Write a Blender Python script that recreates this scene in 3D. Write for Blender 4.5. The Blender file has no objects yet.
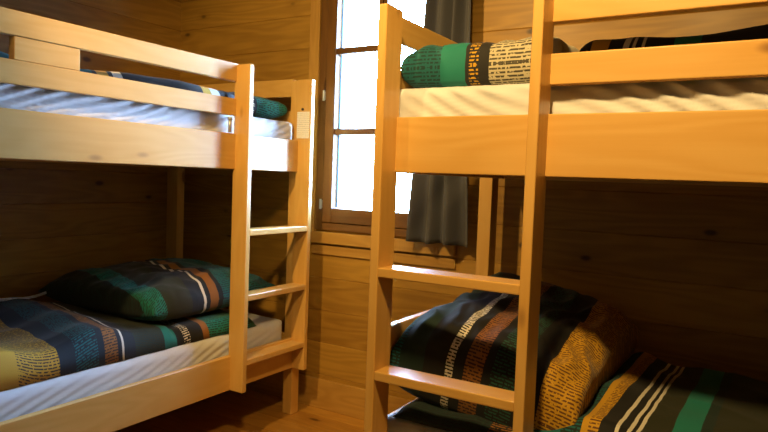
import bpy, bmesh, math, random
from mathutils import Vector, Matrix, noise

SC = bpy.context.scene
COL = SC.collection

# ------------------------------------------------------------------ camera
YAW, PITCH, ROLL = 0.5445, -0.057, 0.0367
fw = Vector((-math.sin(YAW)*math.cos(PITCH), math.cos(YAW)*math.cos(PITCH), math.sin(PITCH)))
rt = fw.cross(Vector((0, 0, 1))).normalized()
up = rt.cross(fw)
r2 = math.cos(ROLL)*rt + math.sin(ROLL)*up
u2 = -math.sin(ROLL)*rt + math.cos(ROLL)*up
cam = bpy.data.cameras.new('camera')
cam.sensor_width = 36.0
cam.lens = 642.7/768*36.0
cam.clip_start = 0.05
cam_o = bpy.data.objects.new('camera', cam)
COL.objects.link(cam_o)
cam_o.matrix_world = Matrix(((r2.x, u2.x, -fw.x, 0), (r2.y, u2.y, -fw.y, 0), (r2.z, u2.z, -fw.z, 1.18), (0, 0, 0, 1)))
SC.camera = cam_o

# ------------------------------------------------------------------ world, lights, exposure
world = bpy.data.worlds.new('world'); SC.world = world
world.use_nodes = True
bg = world.node_tree.nodes['Background']
bg.inputs['Color'].default_value = (0.40, 0.66, 1.06, 1)
bg.inputs['Strength'].default_value = 66.0
SC.view_settings.view_transform = 'Standard'
SC.view_settings.look = 'None'
SC.view_settings.gamma = 1.0
SC.view_settings.use_curve_mapping = False
SC.view_settings.exposure = 0.0
SC.cycles.use_denoising = True
SC.cycles.max_bounces = 8
SC.cycles.diffuse_bounces = 2



def spot(name, loc, aim, watts, soft, size=115, blend=0.7, col=(1.0, 0.65, 0.23)):
    L = bpy.data.lights.new(name, 'SPOT')
    L.energy = watts; L.color = col; L.shadow_soft_size = soft
    L.spot_size = math.radians(size); L.spot_blend = blend
    o = bpy.data.objects.new(name, L); COL.objects.link(o); o.location = loc
    o.rotation_euler = (Vector(aim)-Vector(loc)).to_track_quat('-Z', 'Y').to_euler()


spot('room_lamp', (-0.42, 0.55, 2.35), (-0.3, 1.9, 0.9), 140, 0.08, 110, 0.9)
spot('ceiling_lamp', (-1.36, 0.6, 2.35), (-1.75, 2.6, 1.35), 125, 0.035, 84, 0.7)

PORT = bpy.data.lights.new('window_portal', 'AREA')
PORT.shape = 'RECTANGLE'; PORT.size = 0.66; PORT.size_y = 1.3
PORT.cycles.is_portal = True
port_o = bpy.data.objects.new('window_portal', PORT); COL.objects.link(port_o)
port_o.location = (-1.62, 2.895, 1.62); port_o.rotation_euler = (math.radians(-90), 0, 0)


# ------------------------------------------------------------------ helpers
def lin(h, a=1.0):
    h = h.lstrip('#'); o = []
    for i in (0, 2, 4):
        c = int(h[i:i+2], 16)/255
        o.append(c/12.92 if c <= 0.04045 else ((c+0.055)/1.055)**2.4)
    return (o[0], o[1], o[2], a)


def mesh_obj(name, bm, mat=None, parent=None, smooth=False):
    me = bpy.data.meshes.new(name)
    bmesh.ops.recalc_face_normals(bm, faces=bm.faces)
    bm.to_mesh(me); bm.free()
    if smooth:
        for p in me.polygons: p.use_smooth = True
    o = bpy.data.objects.new(name, me)
    if mat: me.materials.append(mat)
    COL.objects.link(o)
    if parent: o.parent = parent
    return o


def tag(o, label=None, cat=None, group=None, kind=None):
    if label: o['label'] = label
    if cat: o['category'] = cat
    if group: o['group'] = group
    if kind: o['kind'] = kind
    return o


def add_box(bm, x0, x1, y0, y1, z0, z1, bev=0.0):
    r = bmesh.ops.create_cube(bm, size=1.0)
    vs = r['verts']
    bmesh.ops.scale(bm, vec=(x1-x0, y1-y0, z1-z0), verts=vs)
    bmesh.ops.translate(bm, vec=((x0+x1)/2, (y0+y1)/2, (z0+z1)/2), verts=vs)
    if bev > 0:
        es = list({e for v in vs for e in v.link_edges})
        bmesh.ops.bevel(bm, geom=es, offset=bev, segments=3, affect='EDGES', profile=0.6)


def box(name, x0, x1, y0, y1, z0, z1, mat, parent=None, bev=0.003):
    bm = bmesh.new(); add_box(bm, x0, x1, y0, y1, z0, z1, bev)
    return mesh_obj(name, bm, mat, parent)


def add_cyl(bm, p0, p1, r, seg=20):
    p0 = Vector(p0); p1 = Vector(p1); d = p1-p0
    m = Matrix.Translation((p0+p1)/2) @ d.to_track_quat('Z', 'Y').to_matrix().to_4x4()
    bmesh.ops.create_cone(bm, cap_ends=True, segments=seg, radius1=r, radius2=r, depth=d.length, matrix=m)


# ------------------------------------------------------------------ materials
def new_mat(name):
    m = bpy.data.materials.new(name); m.use_nodes = True
    nt = m.node_tree
    return m, nt, nt.nodes['Principled BSDF']


def N(nt, t, **kw):
    n = nt.nodes.new(t)
    for k, v in kw.items(): setattr(n, k, v)
    return n


def math_n(nt, op, a, b=None, clamp=False):
    n = N(nt, 'ShaderNodeMath', operation=op, use_clamp=clamp)
    for i, x in enumerate((a, b)):
        if x is None: continue
        if isinstance(x, (int, float)): n.inputs[i].default_value = x
        else: nt.links.new(x, n.inputs[i])
    return n.outputs[0]


def mix_col(nt, fac, a, b, mode='MIX'):
    n = N(nt, 'ShaderNodeMix', data_type='RGBA', blend_type=mode)
    for i, x in ((0, fac), (6, a), (7, b)):
        if isinstance(x, (int, float, tuple)): n.inputs[i].default_value = x
        else: nt.links.new(x, n.inputs[i])
    return n.outputs[2]


def ramp(nt, fac, stops, interp='LINEAR'):
    n = N(nt, 'ShaderNodeValToRGB'); cr = n.color_ramp; cr.interpolation = interp
    while len(cr.elements) > 1: cr.elements.remove(cr.elements[-1])
    cr.elements[0].position = stops[0][0]; cr.elements[0].color = stops[0][1]
    for p, c in stops[1:]:
        e = cr.elements.new(p); e.color = c
    nt.links.new(fac, n.inputs[0])
    return n.outputs[0]


def wood(name, axis, base, dark, knot, rough=0.42, plank=None, knots=0.5, thin=None, coat=0.12, contrast=1.0):
    """pine: long grain along axis (0,1,2); plank=(axis,width,offset) shifts the figure plank by plank"""
    m, nt, bs = new_mat(name)
    tc = N(nt, 'ShaderNodeTexCoord'); oi = N(nt, 'ShaderNodeObjectInfo')
    sep = N(nt, 'ShaderNodeSeparateXYZ'); nt.links.new(tc.outputs['Object'], sep.inputs[0])
    off = math_n(nt, 'MULTIPLY', oi.outputs['Random'], 37.0)
    pv = None
    if plank:
        pa, pw, po = plank
        idx = math_n(nt, 'FLOOR', math_n(nt, 'DIVIDE', math_n(nt, 'SUBTRACT', sep.outputs[pa], po), pw))
        wn = N(nt, 'ShaderNodeTexWhiteNoise', noise_dimensions='1D'); nt.links.new(idx, wn.inputs['W'])
        pv = wn.outputs['Value']
        off = math_n(nt, 'ADD', off, math_n(nt, 'MULTIPLY', pv, 53.0))
    cmb = N(nt, 'ShaderNodeCombineXYZ')
    for i in range(3):
        s = math_n(nt, 'ADD', sep.outputs[i], off if i == axis else math_n(nt, 'MULTIPLY', off, 0.31+0.2*i))
        nt.links.new(s, cmb.inputs[i])

    def mapped(al, ac, thin=None):
        mp = N(nt, 'ShaderNodeMapping')
        sc = [ac, ac, ac]; sc[axis] = al
        if thin is not None: sc[thin] = 0.0
        mp.inputs['Scale'].default_value = sc
        nt.links.new(cmb.outputs[0], mp.inputs[0])
        return mp.outputs[0]
    # growth figure
    n1 = N(nt, 'ShaderNodeTexNoise'); n1.inputs['Scale'].default_value = 1.0; n1.inputs['Detail'].default_value = 2.0
    nt.links.new(mapped(0.9, 7.0), n1.inputs['Vector'])
    lines = math_n(nt, 'SINE', math_n(nt, 'MULTIPLY', n1.outputs['Fac'], 70.0))
    lines = math_n(nt, 'MULTIPLY_ADD' if False else 'MULTIPLY', math_n(nt, 'ADD', lines, 1.0), 0.5)
    # fibre
    n2 = N(nt, 'ShaderNodeTexNoise'); n2.inputs['Scale'].default_value = 1.0; n2.inputs['Detail'].default_value = 4.0
    nt.links.new(mapped(4.0, 120.0), n2.inputs['Vector'])
    # broad tone
    n3 = N(nt, 'ShaderNodeTexNoise'); n3.inputs['Scale'].default_value = 1.0; n3.inputs['Detail'].default_value = 2.0
    nt.links.new(mapped(1.2, 3.0), n3.inputs['Vector'])
    f = math_n(nt, 'MULTIPLY', lines, 0.26*contrast)
    f = math_n(nt, 'ADD', f, math_n(nt, 'MULTIPLY', n2.outputs['Fac'], 0.30*contrast))
    f = math_n(nt, 'ADD', f, math_n(nt, 'MULTIPLY', n3.outputs['Fac'], 0.45*contrast))
    if pv is not None:
        f = math_n(nt, 'ADD', f, math_n(nt, 'MULTIPLY', math_n(nt, 'SUBTRACT', pv, 0.5), 0.45))
    f = math_n(nt, 'SUBTRACT', f, 0.5*contrast-0.5 + 0.12, True)
    col = mix_col(nt, f, base, dark)
    # knots
    vo = N(nt, 'ShaderNodeTexVoronoi'); vo.inputs['Scale'].default_value = 1.0; vo.inputs['Randomness'].default_value = 1.0
    nt.links.new(mapped(*((3.2, 8.0) if thin is None else (4.6, 9.0)), thin), vo.inputs['Vector'])
    sc2 = N(nt, 'ShaderNodeSeparateColor'); nt.links.new(vo.outputs['Color'], sc2.inputs[0])
    sel = math_n(nt, 'LESS_THAN', sc2.outputs[0], knots)
    core = N(nt, 'ShaderNodeMapRange'); core.interpolation_type = 'SMOOTHSTEP'
    core.inputs['From Min'].default_value = 0.16; core.inputs['From Max'].default_value = 0.06
    nt.links.new(vo.outputs['Distance'], core.inputs['Value'])
    halo = N(nt, 'ShaderNodeMapRange'); halo.interpolation_type = 'SMOOTHSTEP'
    halo.inputs['From Min'].default_value = 0.36; halo.inputs['From Max'].default_value = 0.10
    nt.links.new(vo.outputs['Distance'], halo.inputs['Value'])
    col = mix_col(nt, math_n(nt, 'MULTIPLY', math_n(nt, 'MULTIPLY', halo.outputs[0], sel), 0.35), col, dark)
    col = mix_col(nt, math_n(nt, 'MULTIPLY', math_n(nt, 'MULTIPLY', core.outputs[0], sel), 0.85), col, knot)
    nt.links.new(col, bs.inputs['Base Color'])
    bs.inputs['Roughness'].default_value = rough
    bs.inputs['Coat Weight'].default_value = coat
    bs.inputs['Coat Roughness'].default_value = 0.25
    bp = N(nt, 'ShaderNodeBump'); bp.inputs['Strength'].default_value = 0.12; bp.inputs['Distance'].default_value = 0.002
    nt.links.new(n2.outputs['Fac'], bp.inputs['Height']); nt.links.new(bp.outputs[0], bs.inputs['Normal'])
    return m


P_B, P_D, P_K = lin('e2b56a'), lin('cf9945'), lin('7a4a20')
PINE = [wood('pine_%s' % 'xyz'[a], a, P_B, P_D, P_K, rough=0.36, knots=0.75, coat=0.25) for a in range(3)]
W_B, W_D, W_K = lin('b98d3a'), lin('886020'), lin('2c1608')
WALLW_X = wood('wall_planks_x', 0, W_B, W_D, W_K, plank=(2, 0.166, 0.005), knots=0.45, coat=0.05, rough=0.5, contrast=1.3, thin=1)
WALLW_Y = wood('wall_planks_y', 1, W_B, W_D, W_K, plank=(2, 0.166, 0.005), knots=0.45, coat=0.05, rough=0.5, contrast=1.3, thin=0)
TRIMX = wood('wall_trim_x', 0, lin('c99c50'), lin('a0722e'), W_K, knots=0.2)
TRIMZ = wood('wall_trim_z', 2, lin('c99c50'), lin('a0722e'), W_K, knots=0.2)
SASHX = wood('window_wood_x', 0, lin('7e5628'), lin('4a3016'), lin('3a1d0c'), knots=0.3, contrast=1.2)
SASHZ = wood('window_wood_z', 2, lin('7e5628'), lin('4a3016'), lin('3a1d0c'), knots=0.3, contrast=1.2)
FLOORM = wood('floor_boards', 0, lin('c08c3c'), lin('926022'), lin('4a2a12'), plank=(1, 0.14, 0.0), knots=0.3, rough=0.35, coat=0.2)
CEILM = wood('ceiling_boards', 0, lin('8a5c28'), lin('623c14'), W_K, plank=(1, 0.14, 0.0), knots=0.4)


def plain(name, col, rough=0.5, metal=0.0):
    m, nt, bs = new_mat(name)
    tc = N(nt, 'ShaderNodeTexCoord'); nz = N(nt, 'ShaderNodeTexNoise'); nz.inputs['Scale'].default_value = 30
    nt.links.new(tc.outputs['Object'], nz.inputs['Vector'])
    c = mix_col(nt, math_n(nt, 'MULTIPLY', nz.outputs['Fac'], 0.3), col, tuple(x*0.8 for x in col[:3])+(1,))
    nt.links.new(c, bs.inputs['Base Color'])
    bs.inputs['Roughness'].default_value = rough; bs.inputs['Metallic'].default_value = metal
    return m


METAL = plain('brushed_steel', lin('c9ccd0'), 0.35, 0.55)
BLUEGREY = plain('blue_grey_paint', lin('4a6a80'), 0.5)
OUTWHITE = plain('outer_plaster', lin('e8eef2'), 0.8)
DARKPIN = plain('dark_pin', lin('2a1408'), 0.4)


def cloth(name, col, rough=0.9, weave=900.0, strength=0.25, trans=0.0):
    m, nt, bs = new_mat(name)
    tc = N(nt, 'ShaderNodeTexCoord')
    nz = N(nt, 'ShaderNodeTexNoise'); nz.inputs['Scale'].default_value = 8; nz.inputs['Detail'].default_value = 3
    nt.links.new(tc.outputs['Object'], nz.inputs['Vector'])
    c = mix_col(nt, math_n(nt, 'MULTIPLY', nz.outputs['Fac'], 0.35), col, tuple(x*0.85 for x in col[:3])+(1,))
    nt.links.new(c, bs.inputs['Base Color'])
    bs.inputs['Roughness'].default_value = rough
    bs.inputs['Sheen Weight'].default_value = 0.15
    nf = N(nt, 'ShaderNodeTexNoise'); nf.inputs['Scale'].default_value = weave
    nt.links.new(tc.outputs['Object'], nf.inputs['Vector'])
    bp = N(nt, 'ShaderNodeBump'); bp.inputs['Strength'].default_value = strength; bp.inputs['Distance'].default_value = 0.001
    nt.links.new(nf.outputs['Fac'], bp.inputs['Height']); nt.links.new(bp.outputs[0], bs.inputs['Normal'])
    if trans > 0:
        tl = N(nt, 'ShaderNodeBsdfTranslucent'); nt.links.new(c, tl.inputs['Color'])
        mx = N(nt, 'ShaderNodeMixShader'); mx.inputs[0].default_value = trans
        out = nt.nodes['Material Output']
        nt.links.new(bs.outputs[0], mx.inputs[1]); nt.links.new(tl.outputs[0], mx.inputs[2])
        nt.links.new(mx.outputs[0], out.inputs['Surface'])
    return m


SHEET = cloth('white_sheet', lin('dcdde2'))
CURT = cloth('grey_curtain_cloth', lin('55565f'), trans=0.10)

NAVY, GREEN, TEAL, DKGREEN = lin('101926'), lin('0e7c70'), lin('0c6468'), lin('0a2a24')
MUST, BEIGE, WHITE, RUST = lin('cf9c1c'), lin('cfc4a4'), lin('e6e0d0'), lin('96601f')
CHAR, OLIVE, BLACK = lin('201e1b'), lin('24280f'), lin('0b0c0d')
BLUE = lin('17364c')


def stripes(name, u0, u1, bands, freq=95.0, swap=False):
    """woven stripes along uv.x (metres). bands: (u_end, colour, hatch colour or None)"""
    m, nt, bs = new_mat(name)
    uv = N(nt, 'ShaderNodeUVMap'); sep = N(nt, 'ShaderNodeSeparateXYZ'); nt.links.new(uv.outputs[0], sep.inputs[0])
    wob = N(nt, 'ShaderNodeTexNoise'); wob.inputs['Scale'].default_value = 7.0
    nt.links.new(uv.outputs[0], wob.inputs['Vector'])
    u = math_n(nt, 'ADD', sep.outputs[0], math_n(nt, 'MULTIPLY', math_n(nt, 'SUBTRACT', wob.outputs['Fac'], 0.5), 0.012))
    un = math_n(nt, 'DIVIDE', math_n(nt, 'SUBTRACT', u, u0), u1-u0, True)
    a, b = [], []; p = 0.0
    for ue, c, h in bands:
        a.append((p, c)); b.append((p, h or c)); p = max(0.0, min(1.0, (ue-u0)/(u1-u0)))
    A = ramp(nt, un, a, 'CONSTANT'); B = ramp(nt, un, b, 'CONSTANT')
    nz = N(nt, 'ShaderNodeTexNoise'); nz.inputs['Scale'].default_value = 1.0; nz.inputs['Detail'].default_value = 1.0
    mp = N(nt, 'ShaderNodeMapping'); mp.inputs['Scale'].default_value = (freq*1.3, freq*0.75, 1) if not swap else (freq*0.75, freq*1.3, 1)
    nt.links.new(uv.outputs[0], mp.inputs[0]); nt.links.new(mp.outputs[0], nz.inputs['Vector'])
    s = math_n(nt, 'SINE', math_n(nt, 'MULTIPLY', sep.outputs[1 if not swap else 0], freq*2*math.pi))
    l = math_n(nt, 'GREATER_THAN', s, 0.05)
    g = math_n(nt, 'GREATER_THAN', nz.outputs['Fac'], 0.44)
    mask = math_n(nt, 'MULTIPLY', l, g)
    col = mix_col(nt, mask, A, B)
    fz = N(nt, 'ShaderNodeTexNoise'); fz.inputs['Scale'].default_value = 350.0
    nt.links.new(uv.outputs[0], fz.inputs['Vector'])
    col = mix_col(nt, math_n(nt, 'MULTIPLY', fz.outputs['Fac'], 0.5), col, mix_col(nt, 1.0, col, (0.55, 0.55, 0.55, 1), 'MULTIPLY'))
    nt.links.new(col, bs.inputs['Base Color'])
    bs.inputs['Roughness'].default_value = 0.8
    bs.inputs['Sheen Weight'].default_value = 0.1
    bp = N(nt, 'ShaderNodeBump'); bp.inputs['Strength'].default_value = 0.3; bp.inputs['Distance'].default_value = 0.001
    nt.links.new(fz.outputs['Fac'], bp.inputs['Height']); nt.links.new(bp.outputs[0], bs.inputs['Normal'])
    return m


m, nt, bs = new_mat('window_glass')
tr = N(nt, 'ShaderNodeBsdfTransparent'); gl = N(nt, 'ShaderNodeBsdfGlossy'); gl.inputs['Roughness'].default_value = 0.02
mx = N(nt, 'ShaderNodeMixShader'); fr = N(nt, 'ShaderNodeFresnel'); fr.inputs['IOR'].default_value = 1.3
nt.links.new(fr.outputs[0], mx.inputs[0]); nt.links.new(tr.outputs[0], mx.inputs[1]); nt.links.new(gl.outputs[0], mx.inputs[2])
nt.links.new(mx.outputs[0], nt.nodes['Material Output'].inputs['Surface'])
GLASS = m

# ------------------------------------------------------------------ room shell
WX0, WX1, WY0, WY1, H = -3.02, 1.30, -1.55, 2.62, 2.50
PW, PO = 0.166, 0.005


def plank_wall(name, pos, a0, a1, inward, axis, mat, holes=(), parent=None):
    """boarded wall: horizontal boards with real V joints. axis 'x' runs along X at y=pos; inward=+1/-1"""
    T = 0.06
    bm = bmesh.new()

    def strip(u0, u1, z0, z1):
        prof = [(0.0, z0)]
        k = math.ceil((z0-PO)/PW)
        while PO+k*PW < z1-0.004:
            zj = PO+k*PW
            if zj > z0+0.004:
                prof += [(0.0, zj-0.003), (0.0035, zj), (0.0, zj+0.003)]
            k += 1
        prof += [(0.0, z1)]
        pts = prof+[(T, z1), (T, z0)]
        rings = []
        for u in (u0, u1):
            ring = []
            for d, z in pts:
                w = pos-inward*d
                ring.append(bm.verts.new((u, w, z) if axis == 'x' else (w, u, z)))
            rings.append(ring)
        n = len(pts)
        for i in range(n):
            bm.faces.new((rings[0][i], rings[0][(i+1) % n], rings[1][(i+1) % n], rings[1][i]))
        for r_ in rings: bm.faces.new(r_)
    if holes:
        h0, h1, z0, z1 = holes
        strip(a0, h0, 0, H); strip(h1, a1, 0, H); strip(h0, h1, 0, z0); strip(h0, h1, z1, H)
    else:
        strip(a0, a1, 0, H)
    return tag(mesh_obj(name, bm, mat), kind='structure')


WIN = (-1.985, -1.235, 0.915, 2.25)
plank_wall('wall_back', WY1, WX0-0.06, WX1+0.06, -1, 'x', WALLW_X, WIN)
plank_wall('wall_left', WX0, WY0, WY1, 1, 'y', WALLW_Y)
plank_wall('wall_right', WX1, WY0, WY1, -1, 'y', WALLW_Y)
plank_wall('wall_front', WY0, WX0-0.06, WX1+0.06, 1, 'x', WALLW_X)


def boards(name, z0, z1, top, mat):
    bm = bmesh.new(); y = WY0; w = 0.14
    y = math.floor(WY0/w)*w
    while y < WY1+0.06:
        add_box(bm, WX0-0.06, WX1+0.06, y+0.0008, y+w-0.0008, z0, z1, 0.0015)
        y += w
    add_box(bm, WX0-0.06, WX1+0.06, WY0-0.06, WY1+0.06, (z0-0.03) if top else z1, z0 if top else z1+0.03)
    return tag(mesh_obj(name, bm, mat), kind='structure')


boards('floor', -0.02, 0.0, True, FLOORM)
boards('ceiling', H, H+0.02, False, CEILM)
tag(box('baseboard_back', WX0+0.001, WX1-0.001, WY1-0.016, WY1, 0.0, 0.15, TRIMX), kind='structure')
tag(box('baseboard_left', WX0, WX0+0.016, WY0, WY1-0.017, 0.0, 0.15, PINE[1]), kind='structure')
# vertical cover board left of the window and the shelf-like board under it
tag(box('trim_1', -2.052, -1.992, WY1-0.018, WY1, 0.86, H, TRIMZ), kind='structure')
tag(box('trim_2', -2.00, -1.20, WY1-0.028, WY1, 0.848, 0.905, TRIMX), kind='structure')
tag(box('trim_3', -2.00, -1.20, WY1-0.012, WY1, 0.790, 0.836, TRIMX), kind='structure')

# ------------------------------------------------------------------ window
win = bpy.data.objects.new('window_1', None); COL.objects.link(win); win.location = (0, 0, 0); tag(win, kind='structure')
x0, x1, z0, z1 = WIN
yf = WY1-0.012
bm = bmesh.new()
add_box(bm, x0, x0+0.042, yf-0.004, yf+0.10, z0, z1, 0.003)
add_box(bm, x1-0.042, x1, yf-0.004, yf+0.10, z0, z1, 0.003)
add_box(bm, x0+0.040, x0+0.064, yf+0.047, yf+0.10, z0, z1, 0.001)
add_box(bm, x1-0.064, x1-0.040, yf+0.047, yf+0.10, z0, z1, 0.001)
add_box(bm, -1.632, -1.608, yf+0.047, yf+0.058, z0, z1, 0.001)
mesh_obj('frame_jamb', bm, SASHZ, win)
bm = bmesh.new()
add_box(bm, x0+0.042, x1-0.042, yf-0.004, yf+0.10, z0, z0+0.036, 0.003)
add_box(bm, x0+0.042, x1-0.042, yf-0.004, yf+0.10, z1-0.04, z1, 0.003)
add_box(bm, x0+0.042, x1-0.042, yf+0.047, yf+0.10, z0+0.03, z0+0.070, 0.001)
add_box(bm, x0+0.042, x1-0.042, yf+0.047, yf+0.10, z1-0.075, z1-0.03, 0.001)
mesh_obj('frame_rail', bm, SASHX, win)
gx = [(-1.939, -1.622), (-1.618, -1.281)]
for k, (a, b) in enumerate(gx):
    st = 0.056
    la, rb = (a, b) if k == 0 else (a, b)
    sl = st if k == 0 else 0.022
    sr = 0.022 if k == 0 else st
    sz0, sz1 = z0+0.040, z1-0.044
    bm = bmesh.new()
    add_box(bm, a, a+sl, yf-0.010, yf+0.045, sz0, sz1, 0.004)
    add_box(bm, b-sr, b, yf-0.010, yf+0.045, sz0, sz1, 0.004)
    s = mesh_obj('sash_stile', bm, SASHZ, win)
    bm = bmesh.new()
    add_box(bm, a+sl, b-sr, yf-0.009, yf+0.045, sz0, 1.026, 0.004)
    add_box(bm, a+sl, b-sr, yf-0.009, yf+0.045, sz1-0.055, sz1, 0.004)
    mesh_obj('sash_rail', bm, SASHX, win)
    for zm in (1.406, 1.800):
        box('muntin', a+sl-0.002, b-sr+0.002, yf-0.002, yf+0.040, zm-0.015, zm+0.015, SASHX, win, 0.003)
    box('glass_pane', a+sl-0.004, b-sr+0.004, yf+0.018, yf+0.022, 1.02, sz1-0.05, GLASS, win, 0)
for zh in (1.045, 1.585, 2.1):
    bm = bmesh.new()
    add_cyl(bm, (x0+0.038, yf-0.014, zh-0.025), (x0+0.038, yf-0.014, zh+0.025), 0.0065, 14)
    add_box(bm, x0+0.030, x0+0.046, yf-0.012, yf-0.006, zh-0.02, zh+0.02, 0.001)
    mesh_obj('hinge', bm, METAL, win)
# outer reveal of the opening and the outer blue-grey frame edge
bm = bmesh.new()
yo0, yo1 = yf+0.102, yf+0.28
add_box(bm, x0-0.03, x0+0.030, yo0, yo1, z0-0.03, z1+0.03)
add_box(bm, x1-0.030, x1+0.03, yo0, yo1, z0-0.03, z1+0.03)
add_box(bm, x0+0.030, x1-0.030, yo0, yo1, z0-0.03, z0+0.01)
add_box(bm, x0+0.030, x1-0.030, yo0, yo1, z1-0.01, z1+0.03)
mesh_obj('outer_reveal', bm, OUTWHITE, win)
box('glazing_bar', -1.885, -1.874, yf+0.030, yf+0.045, 1.03, z1-0.10, BLUEGREY, win, 0.001)

# ------------------------------------------------------------------ curtain
rod = bpy.data.objects.new('curtain_rod', None); COL.objects.link(rod); rod.location = (-1.6, 2.53, 2.33)
tag(rod, 'thin steel curtain rod fixed above the window', 'curtain rod')
bm = bmesh.new(); add_cyl(bm, (-0.52, 0, 0), (0.60, 0, 0), 0.009); mesh_obj('pole', bm, METAL, rod, True)
for sx in (-0.45, 0.53):
    bm = bmesh.new(); add_cyl(bm, (sx, 0, 0), (sx, WY1-2.53-0.002, 0), 0.006); add_cyl(bm, (sx, WY1-2.536, 0), (sx, WY1-2.5305, 0), 0.022)
    mesh_obj('bracket', bm, METAL, rod, True)


def curtain():
    nx, nz = 160, 60
    bm = bmesh.new(); g = []
    ztop, zbot = 2.335, 0.905
    for j in range(nz+1):
        t = j/nz; z = ztop+(zbot-ztop)*t
        c = -1.243-0.012*t
        half = 0.104+0.030*t
        flare = max(0, (t-0.78)/0.22)
        row = []
        for i in range(nx+1):
            s = i/nx*2-1
            ph = s*math.pi*3.1+0.8+0.5*math.sin(2.1*t+s*2)
            amp = 0.030+0.004*math.sin(5*s)
            x = c+half*s+0.006*math.sin(ph*0.5+3*t) + (0.01*s*flare)
            y = 2.535+amp*math.sin(ph)+0.006*noise.noise(Vector((s*3, t*4, 0)))
            zz = z+(0.004*math.sin(ph*0.5) if j == nz else 0)
            row.append(bm.verts.new((x, y, zz)))
        g.append(row)
    for j in range(nz):
        for i in range(nx):
            bm.faces.new((g[j][i], g[j][i+1], g[j+1][i+1], g[j+1][i]))
    o = mesh_obj('curtain', bm, CURT, None, True)
    md = o.modifiers.new('thick', 'SOLIDIFY'); md.thickness = 0.003; md.offset = 0
    return tag(o, 'dark grey curtain gathered at the right side of the window', 'curtain')


curtain()

# ------------------------------------------------------------------ bunk beds (local: ladder-side plane is y=0, bed goes to +y; ladder at x=0 end)
# uprights 26 x 85 mm, rungs, 150 mm rails, 75 mm guards; s = along, d = depth into the bed
UW, UD, RT = 0.026, 0.085, 0.026
RF = 0.072            # rail front plane behind the ladder plane
RZ = (0.945, 0.665, 0.385)
TOPZ = 1.638


class Frame:
    """maps (s,d,z) to world axes and picks the pine grain"""
    def __init__(self, fn, along, across, root): self.fn, self.al, self.ac, self.root = fn, along, across, root

    def part(self, name, s0, s1, d0, d1, z0, z1, grain, bev=0.003):
        a = self.fn(s0, d0); b = self.fn(s1, d1)
        mat = PINE[{'s': self.al, 'd': self.ac, 'z': 2}[grain]]
        l = self.root.location
        return box(name, min(a[0], b[0])-l.x, max(a[0], b[0])-l.x, min(a[1], b[1])-l.y, max(a[1], b[1])-l.y, z0, z1, mat, self.root, bev)


def bunk(F, L0, L1, W, u_near, u_far, far_leg):
    """u_near/u_far: s-positions of the ladder uprights; the bed runs from L0 to L1, W = back plane depth"""
    P = F.part
    for k, u in enumerate((u_near, u_far)):
        zb = 0.0 if (far_leg and k == 1) else 0.246
        P('ladder_upright', u, u+UW, 0, UD, zb, TOPZ, 'z', 0.004)
    for z in RZ:
        P('rung', min(u_near, u_far)+UW-0.001, max(u_near, u_far)+0.001, 0.001, UD-0.006, z-0.026, z, 's', 0.005)
    for z in ((0.246, 0.395), (1.20, 1.35)):
        P('side_rail', L0, L1, RF, RF+RT, z[0], z[1], 's', 0.004)
        P('side_rail', L0, L1, W-RT, W, z[0], z[1], 's', 0.004)
        P('bed_base', L0+RT, L1-RT, RF+RT+0.001, W-RT-0.001, z[0]+0.03, z[0]+0.045, 'd', 0)


# right-hand bunk: s = world x, d = world y
XR, YR = -0.916, 1.447
root_r = bpy.data.objects.new('bunk_bed', None); COL.objects.link(root_r); root_r.location = (XR, YR, 0)
tag(root_r, 'pine bunk bed at right with guard rails, standing in front of the dark curtain', 'bunk bed', 'pine bunk beds')
FR = Frame(lambda s, d: (s, YR+d), 0, 1, root_r)
UN = XR+UW+0.3913
LR1 = 1.10
WR = 1.03
bunk(FR, XR-0.030, LR1, WR, UN, XR, True)
for z in ((1.418, 1.492), (1.565, 1.640)):
    FR.part('guard_rail', UN+UW*0.6, LR1, RF, RF+RT, z[0], z[1], 's', 0.004)
# end boards at the window-side end
for z in ((1.565, 1.642), (1.418, 1.492), (0.665, 0.755)):
    FR.part('end_guard', XR-0.040, XR-0.016, UD+0.030, WR-0.005, z[0], z[1], 'd', 0.004)
for z in ((0.39, 0.474), (1.20, 1.35)):
    FR.part('end_rail', XR-0.040, XR-0.016, UD+0.030, WR-0.005, z[0], z[1], 'd', 0.004)
FR.part('corner_leg', XR-0.100, XR-0.045, WR-0.07, WR, 0.0, 1.615, 'z', 0.004)
FR.part('corner_leg', XR-0.020, XR-0.002, UD+0.001, UD+0.042, 0.0, 1.60, 'z', 0.003)
FR.part('corner_leg', LR1, LR1+0.045, RF-0.01, RF+0.08, 0.0, TOPZ, 'z', 0.004)
FR.part('corner_leg', LR1, LR1+0.045, WR-0.09, WR, 0.0, TOPZ, 'z', 0.004)
for z in ((0.246, 0.395), (1.20, 1.35), (1.418, 1.492), (1.565, 1.640)):
    FR.part('end_rail', LR1+0.01, LR1+0.036, RF+0.08, WR-0.09, z[0], z[1], 'd', 0.003)

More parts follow.
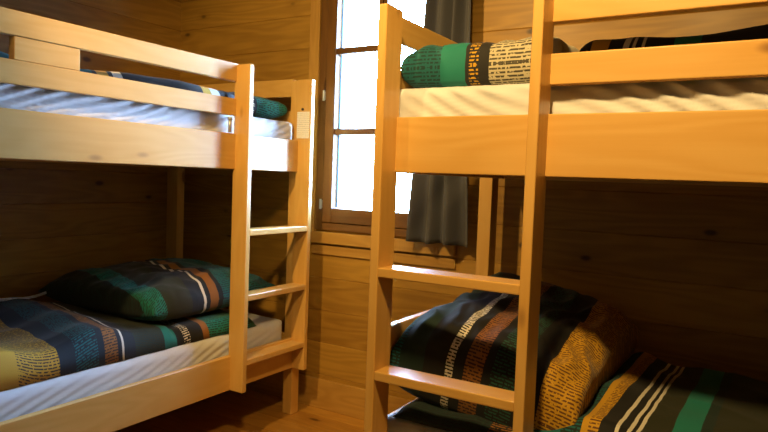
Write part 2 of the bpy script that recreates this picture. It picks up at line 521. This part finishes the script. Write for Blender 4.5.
# left-hand bunk: s = world y, d = -world x
XL, YL = -1.888, 2.003
root_l = bpy.data.objects.new('bunk_bed', None); COL.objects.link(root_l); root_l.location = (XL, YL, 0)
tag(root_l, 'pine bunk bed at left, against the wall, with a white paper on its ladder post', 'bunk bed', 'pine bunk beds')
FL = Frame(lambda s, d: (XL-d, s), 1, 0, root_l)
UF = YL+UW+0.3913
LL0, LL1 = 0.46, 2.446
WL = 1.02
bunk(FL, LL0, LL1-0.005, WL, YL, UF, False)
for z in ((1.424, 1.496), (1.568, 1.642)):
    FL.part('guard_rail', LL0, YL+UW*0.6, RF, RF+RT, z[0], z[1], 's', 0.004)
FL.part('guard_block', 1.078, 1.292, RF+0.003, RF+RT+0.006, 1.497, 1.567, 's', 0.003)
FL.part('corner_leg', UF+UW, UF+UW+0.055, 0.090, 0.146, 0.0, TOPZ+0.003, 'z', 0.004)
FL.part('corner_leg', UF+UW, UF+UW+0.05, WL-0.085, WL, 0.0, TOPZ+0.003, 'z', 0.004)
FL.part('corner_leg', LL0-0.05, LL0, 0.035, 0.125, 0.0, TOPZ, 'z', 0.004)
FL.part('corner_leg', LL0-0.05, LL0, WL-0.085, WL, 0.0, TOPZ, 'z', 0.004)
for z in ((0.246, 0.395), (1.20, 1.35), (1.42, 1.495), (1.565, 1.650)):
    FL.part('end_rail', UF+UW+0.012, UF+UW+0.038, 0.147, WL-0.086, z[0], z[1], 'd', 0.003)
    FL.part('end_rail', LL0-0.036, LL0-0.010, 0.147, WL-0.086, z[0], z[1], 'd', 0.003)
# steel connector bolt beside the ladder post
bm = bmesh.new()
add_cyl(bm, (-RF-0.004, -0.030, 1.352), (-RF-0.004, -0.030, 1.412), 0.008, 16)
add_cyl(bm, (-RF-0.004, -0.030, 1.404), (-RF-0.004, -0.030, 1.416), 0.011, 16)
tag(mesh_obj('connector_bolt', bm, METAL, root_l, True), 'steel connector bolt')

# notice on the left bunk's post
m, nt, bs = new_mat('notice_paper')
tc = N(nt, 'ShaderNodeTexCoord'); sp = N(nt, 'ShaderNodeSeparateXYZ'); nt.links.new(tc.outputs['Object'], sp.inputs[0])
ln = math_n(nt, 'GREATER_THAN', math_n(nt, 'SINE', math_n(nt, 'MULTIPLY', sp.outputs[2], 700.0)), 0.35)
nz = N(nt, 'ShaderNodeTexNoise'); nz.inputs['Scale'].default_value = 1.0
mp = N(nt, 'ShaderNodeMapping'); mp.inputs['Scale'].default_value = (260, 1, 110); nt.links.new(tc.outputs['Object'], mp.inputs[0]); nt.links.new(mp.outputs[0], nz.inputs['Vector'])
ink = math_n(nt, 'MULTIPLY', math_n(nt, 'MULTIPLY', ln, math_n(nt, 'GREATER_THAN', nz.outputs['Fac'], 0.45)), 0.35)
nt.links.new(mix_col(nt, ink, lin('efe6d6'), lin('6a6460')), bs.inputs['Base Color']); bs.inputs['Roughness'].default_value = 0.7
notice = bpy.data.objects.new('paper_notice', None); COL.objects.link(notice); notice.location = (-1.932, UF, 1.36)
tag(notice, 'white printed paper notice pinned to the ladder post of the left bunk', 'notice')
box('sheet', -0.037, 0.037, -0.0016, -0.0004, 0.0, 0.125, m, notice, 0)
bm = bmesh.new(); add_cyl(bm, (-0.004, -0.006, 0.137), (-0.004, 0.0, 0.137), 0.006, 16); mesh_obj('pin', bm, DARKPIN, notice, True)


# ------------------------------------------------------------------ mattresses
def mattress(name, label, c0, c1, d0, d1, z0, z1, axis, side, fold_amp, seed, roundz=0.045):
    """c = long axis range, d = cross range; folds on the side facing the room (side = d value of that face)"""
    n = 260; R = roundz
    ring0 = []
    ny, nz = 26, 14

    def arc(cx, cz, a0, a1):
        return [(cx+R*math.cos(a0+(a1-a0)*k/8), cz+R*math.sin(a0+(a1-a0)*k/8)) for k in range(9)]
    # front side (d0) rising, top, back, bottom
    pts = []
    for k in range(nz): pts.append((d0, z0+R+(z1-z0-2*R)*k/(nz-1)))
    pts += arc(d0+R, z1-R, math.pi, math.pi/2)[1:]
    for k in range(1, ny): pts.append((d0+R+(d1-d0-2*R)*k/ny, z1))
    pts += arc(d1-R, z1-R, math.pi/2, 0)
    for k in range(1, nz): pts.append((d1, z1-R-(z1-z0-2*R)*k/nz))
    pts += arc(d1-R, z0+R, 0, -math.pi/2)
    pts += arc(d0+R, z0+R, -math.pi/2, -math.pi)
    cd, cz = (d0+d1)/2, (z0+z1)/2
    bm = bmesh.new(); rings = []
    L = c1-c0
    for i in range(n+1):
        c = c0+L*i/n
        e = min(c-c0, c1-c)
        sh = 0.0 if e >= R else R-math.sqrt(max(0, R*R-(R-e)**2))
        ring = []
        for d, z in pts:
            ins = lambda v, lo, hi: v+(sh if v < (lo+hi)/2 else -sh)
            dd = max(d0+sh, min(d1-sh, d)); zz = max(z0+sh, min(z1-sh, z))
            # diagonal tension folds
            near = max(0.0, 1-abs(d-side)/0.10)
            w = noise.noise(Vector((c*2.3, z*2, seed)))
            f = 0
            if fold_amp:
                ph = (c*1.0+z*(2.3 if side == d0 else -2.8))*66+w*7
                ridge = (0.5+0.5*math.sin(ph))**1.6
                f = fold_amp*(ridge-0.35)*(0.8+0.9*noise.noise(Vector((c*3, z*3, seed+9))))*1.5
            top = max(0.0, 1-abs(z-z1)/0.02)*(1-near)
            o = f*near*min(1.0, e/0.12)
            sgn = -1 if side == d0 else 1
            dd += sgn*o
            zz += top*0.006*noise.noise(Vector((c*4, d*6, seed)))-0.3*abs(o)*(1 if z > cz else 0)
            ring.append(bm.verts.new((c, dd, zz) if axis == 'x' else (dd, c, zz)))
        rings.append(ring)
    m_ = len(pts)
    for i in range(n):
        for k in range(m_):
            bm.faces.new((rings[i][k], rings[i][(k+1) % m_], rings[i+1][(k+1) % m_], rings[i+1][k]))
    bm.faces.new(rings[0]); bm.faces.new(rings[-1])
    o = mesh_obj(name, bm, SHEET, None, True)
    return tag(o, label, 'mattress', 'white sheeted mattresses')


def side_dir(side, d0): return 1 if side == d0 else -1


MXR0, MXR1 = XR-0.026, LR1-0.03
DYR0, DYR1 = YR+RF+RT+0.012, YR+WR-RT-0.004
DXL1, DXL0 = XL-RF-RT-0.012, XL-WL+RT+0.004
mattress('mattress', 'white sheeted mattress on the upper berth of the right bunk', MXR0, MXR1, DYR0, DYR1, 1.246, 1.436, 'x', DYR0, 0.006, 1.0, 0.03)
mattress('mattress', 'white sheeted mattress on the lower berth of the right bunk', MXR0, MXR1, DYR0, DYR1, 0.292, 0.500, 'x', DYR0, 0.003, 2.0)
mattress('mattress', 'white sheeted mattress on the upper berth of the left bunk', LL0+0.03, LL1-0.006, DXL0, DXL1, 1.246, 1.440, 'y', DXL1, 0.009, 3.0, 0.03)
mattress('mattress', 'white sheeted mattress on the lower berth of the left bunk', LL0+0.03, LL1-0.035, DXL0, DXL1, 0.292, 0.488, 'y', DXL1, 0.003, 4.0)


# ------------------------------------------------------------------ pillows and duvets
def pillow(label, mat, cx, cy, cz, a, b, T, Tb, seed, uvf, rot=(0, 0, 0), pinch=0.07, power=4.0, wr=0.010, group=None, q=0.5, cross='y'):
    n = 72
    bm = bmesh.new(); uvl = bm.loops.layers.uv.new('UVMap')
    R = Matrix.Rotation(rot[2], 4, 'Z') @ Matrix.Rotation(rot[1], 4, 'Y') @ Matrix.Rotation(rot[0], 4, 'X')

    def pt(s, t, sg):
        x = a*s*(1-pinch*(1-t*t)*abs(s)**3) if True else 0
        y = b*t*(1-pinch*(1-s*s)*abs(t)**3)
        h = (max(0, 1-abs(s)**power)*max(0, 1-abs(t)**power))**q
        k = T if sg > 0 else Tb
        w = noise.noise(Vector((s*2.2, t*2.2, seed)))*wr*1.3
        w += (abs(noise.noise(Vector((s*4+seed, t*3, 2.0)))))*wr*-2.0
        edge = (1-h)
        w += edge*noise.noise(Vector((s*9, t*9, seed+3)))*wr*0.9
        z = sg*k*h+(w*min(1, h*2.5) if sg > 0 else 0)
        return R @ Vector((x, y, z)) + Vector((cx, cy, cz))
    P = {}
    for sg in (1, -1):
        for i in range(n+1):
            for j in range(n+1):
                s = math.sin((i/n-0.5)*math.pi*0.999)*0.35+(i/n*2-1)*0.65
                t = math.sin((j/n-0.5)*math.pi*0.999)*0.35+(j/n*2-1)*0.65
                s = max(-1, min(1, s)); t = max(-1, min(1, t))
                if sg < 0 and (i in (0, n) or j in (0, n)): P[sg, i, j] = P[1, i, j]; continue
                P[sg, i, j] = (bm.verts.new(pt(s, t, sg)), (a*s, b*t))
    V = {}
    for sg in (1, -1):
        for k in range(n+1):
            acc = 0.0; prev = None
            for l in range(n+1):
                ij = (k, l) if cross == 'y' else (l, k)
                co = P[(sg,)+ij][0].co
                if prev is not None: acc += (co-prev).length
                prev = co; V[(sg,)+ij] = acc
    for sg in (1, -1):
        for i in range(n):
            for j in range(n):
                ks = [(sg, i, j), (sg, i+1, j), (sg, i+1, j+1), (sg, i, j+1)]
                q_ = [P[k] for k in ks]
                try: f = bm.faces.new([v for v, _ in q_])
                except ValueError: continue
                for lp, (v, st), k in zip(f.loops, q_, ks): lp[uvl].uv = (uvf(st[0]+cx, st[1]+cy)[0], V[k])
    o = mesh_obj('pillow', bm, mat, None, True)
    return tag(o, label, 'pillow', group)


def duvet(label, mat, x0, x1, y0, y1, zb, hf, uvf, seed, nx=150, ny=150, wr=0.012, edge=0.06, group=None, cross='y'):
    bm = bmesh.new(); uvl = bm.loops.layers.uv.new('UVMap')
    top, bot = {}, {}
    for i in range(nx+1):
        for j in range(ny+1):
            s, t = i/nx, j/ny
            x = x0+(x1-x0)*s; y = y0+(y1-y0)*t
            ex = min(s*(x1-x0), (1-s)*(x1-x0)); ey = min(t*(y1-y0), (1-t)*(y1-y0))
            e = min(1, ex/edge)*1.0; g = min(1, ey/edge)
            k = math.sqrt(max(0, 1-(1-e)**2))*math.sqrt(max(0, 1-(1-g)**2))
            h = hf(x, y)
            w = noise.noise(Vector((x*5, y*5, seed)))*wr+(0.5-abs(noise.noise(Vector((x*4.5+3, y*3.2, seed+5))))*2)*wr
            z = zb+(h-zb+w)*k
            # wavy hem
            dx = 0.008*noise.noise(Vector((y*7, seed, 1)))*(1 if ex < edge*2 else 0)
            dy = 0.008*noise.noise(Vector((x*7, seed, 4)))*(1 if ey < edge*2 else 0)
            top[i, j] = bm.verts.new((x+dx, y+dy, z))
            if i in (0, nx) or j in (0, ny): bot[i, j] = top[i, j]
    V = {}
    for k in range((nx if cross == 'y' else ny)+1):
        acc = 0.0; prev = None
        for l in range((ny if cross == 'y' else nx)+1):
            ij = (k, l) if cross == 'y' else (l, k)
            co = top[ij].co
            if prev is not None: acc += (co-prev).length
            prev = co; V[ij] = acc
    VI = {top[k]: V[k] for k in V}
    for i in range(nx):
        for j in range(ny):
            f = bm.faces.new((top[i, j], top[i+1, j], top[i+1, j+1], top[i, j+1]))
            for lp in f.loops: lp[uvl].uv = (uvf(lp.vert.co.x, lp.vert.co.y)[0], VI[lp.vert])
    per = [top[i, 0] for i in range(nx)]+[top[nx, j] for j in range(ny)]+[top[i, ny] for i in range(nx, 0, -1)]+[top[0, j] for j in range(ny, 0, -1)]
    bm.faces.new(per)
    o = mesh_obj('duvet', bm, mat, None, True)
    return tag(o, label, 'duvet', group)


GP, GD = 'patterned pillows on the bunks', 'striped duvets on the bunks'
ident = lambda x, y: (x, y)
# upper right
MRU = stripes('pillow_stripes_upper_right', -1.0, 0.0, [
    (-0.815, TEAL, lin('0a3b3a')), (-0.742, GREEN, None), (-0.727, CHAR, None), (-0.703, CHAR, MUST), (-0.668, CHAR, None), (-0.50, BEIGE, lin('4a4436')), (1, BEIGE, None)])
pillow('green, black and cream patterned pillow on the upper right berth', MRU, -0.702, 1.985, 1.492, 0.232, 0.385, 0.082, 0.056, 1.0, ident, power=8, q=0.25, pinch=0.03, wr=0.010, group=GP)
MRD = stripes('duvet_stripes_upper_right', -0.6, 1.2, [
    (-0.47, BEIGE, None), (-0.405, BLACK, None), (-0.365, MUST, None), (-0.33, BLACK, None), (-0.318, WHITE, None), (-0.309, BLACK, None), (-0.298, WHITE, None), (-0.288, BLACK, None), (-0.278, WHITE, None),
    (-0.22, BLACK, None), (-0.16, GREEN, None), (0.05, CHAR, None), (0.4, BLACK, None), (0.6, MUST, BLACK), (1.2, NAVY, None)])
duvet('striped duvet spread beside the pillow on the upper right berth', MRD, -0.468, LR1-0.06, 1.60, 2.40, 1.438,
      lambda x, y: 1.545+0.005*math.sin(x*9+1)+0.01*max(0, x+0.15), lambda x, y: (x-0.06*(y-1.7), y), 11.0, group=GD)
# lower right
MLP = stripes('pillow_stripes_lower_right', -1.0, 0.0, [
    (-0.905, DKGREEN, TEAL), (-0.83, DKGREEN, None), (-0.765, BLACK, None), (-0.741, WHITE, BLACK), (-0.71, BLACK, None), (-0.655, RUST, lin('3a1a10')), (-0.63, BLACK, None), (-0.555, BLACK, lin('1d5a48')), (-0.49, BLACK, None), (-0.33, MUST, lin('6b4210')), (1, MUST, None)], freq=100)
pillow('plump pillow with white, rust and mustard stripes on the lower right berth', MLP, -0.660, 1.985, 0.640, 0.280, 0.385, 0.165, 0.120, 5.0, lambda x, y: (x+0.04*(y-1.6), y), rot=(0.13, 0.17, 0), power=4.5, q=0.25, pinch=0.05, wr=0.016, group=GP)
MLD = stripes('duvet_stripes_lower_right', -1.0, 1.2, [
    (-0.62, DKGREEN, BLACK), (-0.56, BLACK, RUST), (-0.50, BLACK, BEIGE), (-0.43, TEAL, None), (-0.375, DKGREEN, TEAL), (-0.36, MUST, None), (-0.33, MUST, lin('6b4210')), (-0.300, BLACK, None), (-0.288, WHITE, None), (-0.278, BLACK, None), (-0.267, WHITE, None), (-0.257, BLACK, None), (-0.245, WHITE, None), (-0.185, OLIVE, None), (-0.125, GREEN, None), (-0.10, DKGREEN, None), (0.10, OLIVE, None), (0.3, BLACK, None), (1.2, NAVY, None)])
duvet('striped duvet lying under the mustard pillow on the lower right berth', MLD, -0.90, LR1-0.06, 1.575, 2.42, 0.500,
      lambda x, y: 0.530+0.055*(1/(1+math.exp(-(x+0.44)*26)))+0.03*math.exp(-((x+0.36)/0.07)**2), lambda x, y: (x-0.03*(y-1.7), y), 13.0, group=GD)
# lower left: stripes run across the berth, slightly askew
sk = lambda x, y: (y-0.20*(-2.03-x), x)
MLLD = stripes('duvet_stripes_lower_left', 0.2, 2.4, [
    (0.9, NAVY, None), (1.06, BEIGE, None), (1.12, MUST, None), (1.262, MUST, lin('4a3410')), (1.325, NAVY, None), (1.405, NAVY, TEAL), (1.43, NAVY, None), (1.482, RUST, lin('3a2a18')), (1.498, NAVY, None), (1.514, WHITE, None), (1.56, NAVY, None),
    (1.70, OLIVE, DKGREEN), (1.76, GREEN, None), (1.79, BLACK, None), (1.83, BLACK, WHITE), (1.90, BLACK, None), (1.93, RUST, None), (2.4, GREEN, DKGREEN)], swap=False)
lower_left_duvet = duvet('striped mustard and navy duvet spread over the lower left berth', MLLD, -2.885, -2.012, LL0+0.05, 2.22, 0.480,
      lambda x, y: 0.555+0.045*math.exp(-((y-(1.42+0.18*(-2.03-x)))/0.14)**2)+0.035*math.exp(-((y-1.05)/0.12)**2)-0.02*(1 if y > 1.75 else 0), sk, 17.0, group=GD, cross='x')
bm = bmesh.new()
prev = None
for k in range(13):
    t = k/12
    p = Vector((-2.80, 1.36+0.33*t, 0.588+0.026*t+0.010*math.sin(t*6)))
    if prev is not None: add_cyl(bm, prev, p+(p-prev)*0.15, 0.0065, 12)
    prev = p
tag(mesh_obj('edge_piping', bm, SHEET, lower_left_duvet, True), 'white piping along the back edge')
MLLP = stripes('pillow_stripes_lower_left', 1.4, 2.6, [
    (1.66, DKGREEN, BLACK), (1.74, GREEN, DKGREEN), (1.88, OLIVE, None), (1.945, NAVY, None), (1.960, WHITE, None), (1.985, NAVY, None), (2.03, RUST, None), (2.06, NAVY, None), (2.12, TEAL, BLUE), (2.6, TEAL, NAVY)])
pillow('dark green pillow with white and rust stripes on the lower left berth', MLLP, -2.455, 2.045, 0.622, 0.400, 0.365, 0.118, 0.085, 9.0, sk, cross='x', rot=(0.03, 0, 0), power=3.2, q=0.42, pinch=0.04, wr=0.013, group=GP)
# upper left
MULD = stripes('duvet_stripes_upper_left', 0.2, 2.6, [
    (0.9, NAVY, None), (1.40, TEAL, None), (1.415, CHAR, None), (1.46, MUST, None), (1.48, CHAR, None), (1.515, WHITE, None), (1.90, CHAR, None), (1.95, MUST, None), (2.0, WHITE, None), (2.05, NAVY, None), (2.6, GREEN, None)])
duvet('striped duvet showing between the guard rails of the upper left berth', MULD, -2.88, -2.04, LL0+0.05, 2.16, 1.442,
      lambda x, y: 1.535+0.008*math.sin(y*8), sk, 21.0, nx=90, group=GD, cross='x')
MULP = stripes('pillow_stripes_upper_left', 1.4, 2.8, [(2.20, NAVY, None), (2.225, NAVY, BEIGE), (2.24, NAVY, None), (2.8, GREEN, DKGREEN)])
pillow('green pillow at the window end of the upper left berth', MULP, -2.43, 2.23, 1.494, 0.395, 0.200, 0.060, 0.052, 12.0, lambda x, y: (y, x), cross='x', power=6, q=0.28, wr=0.006, group=GP)
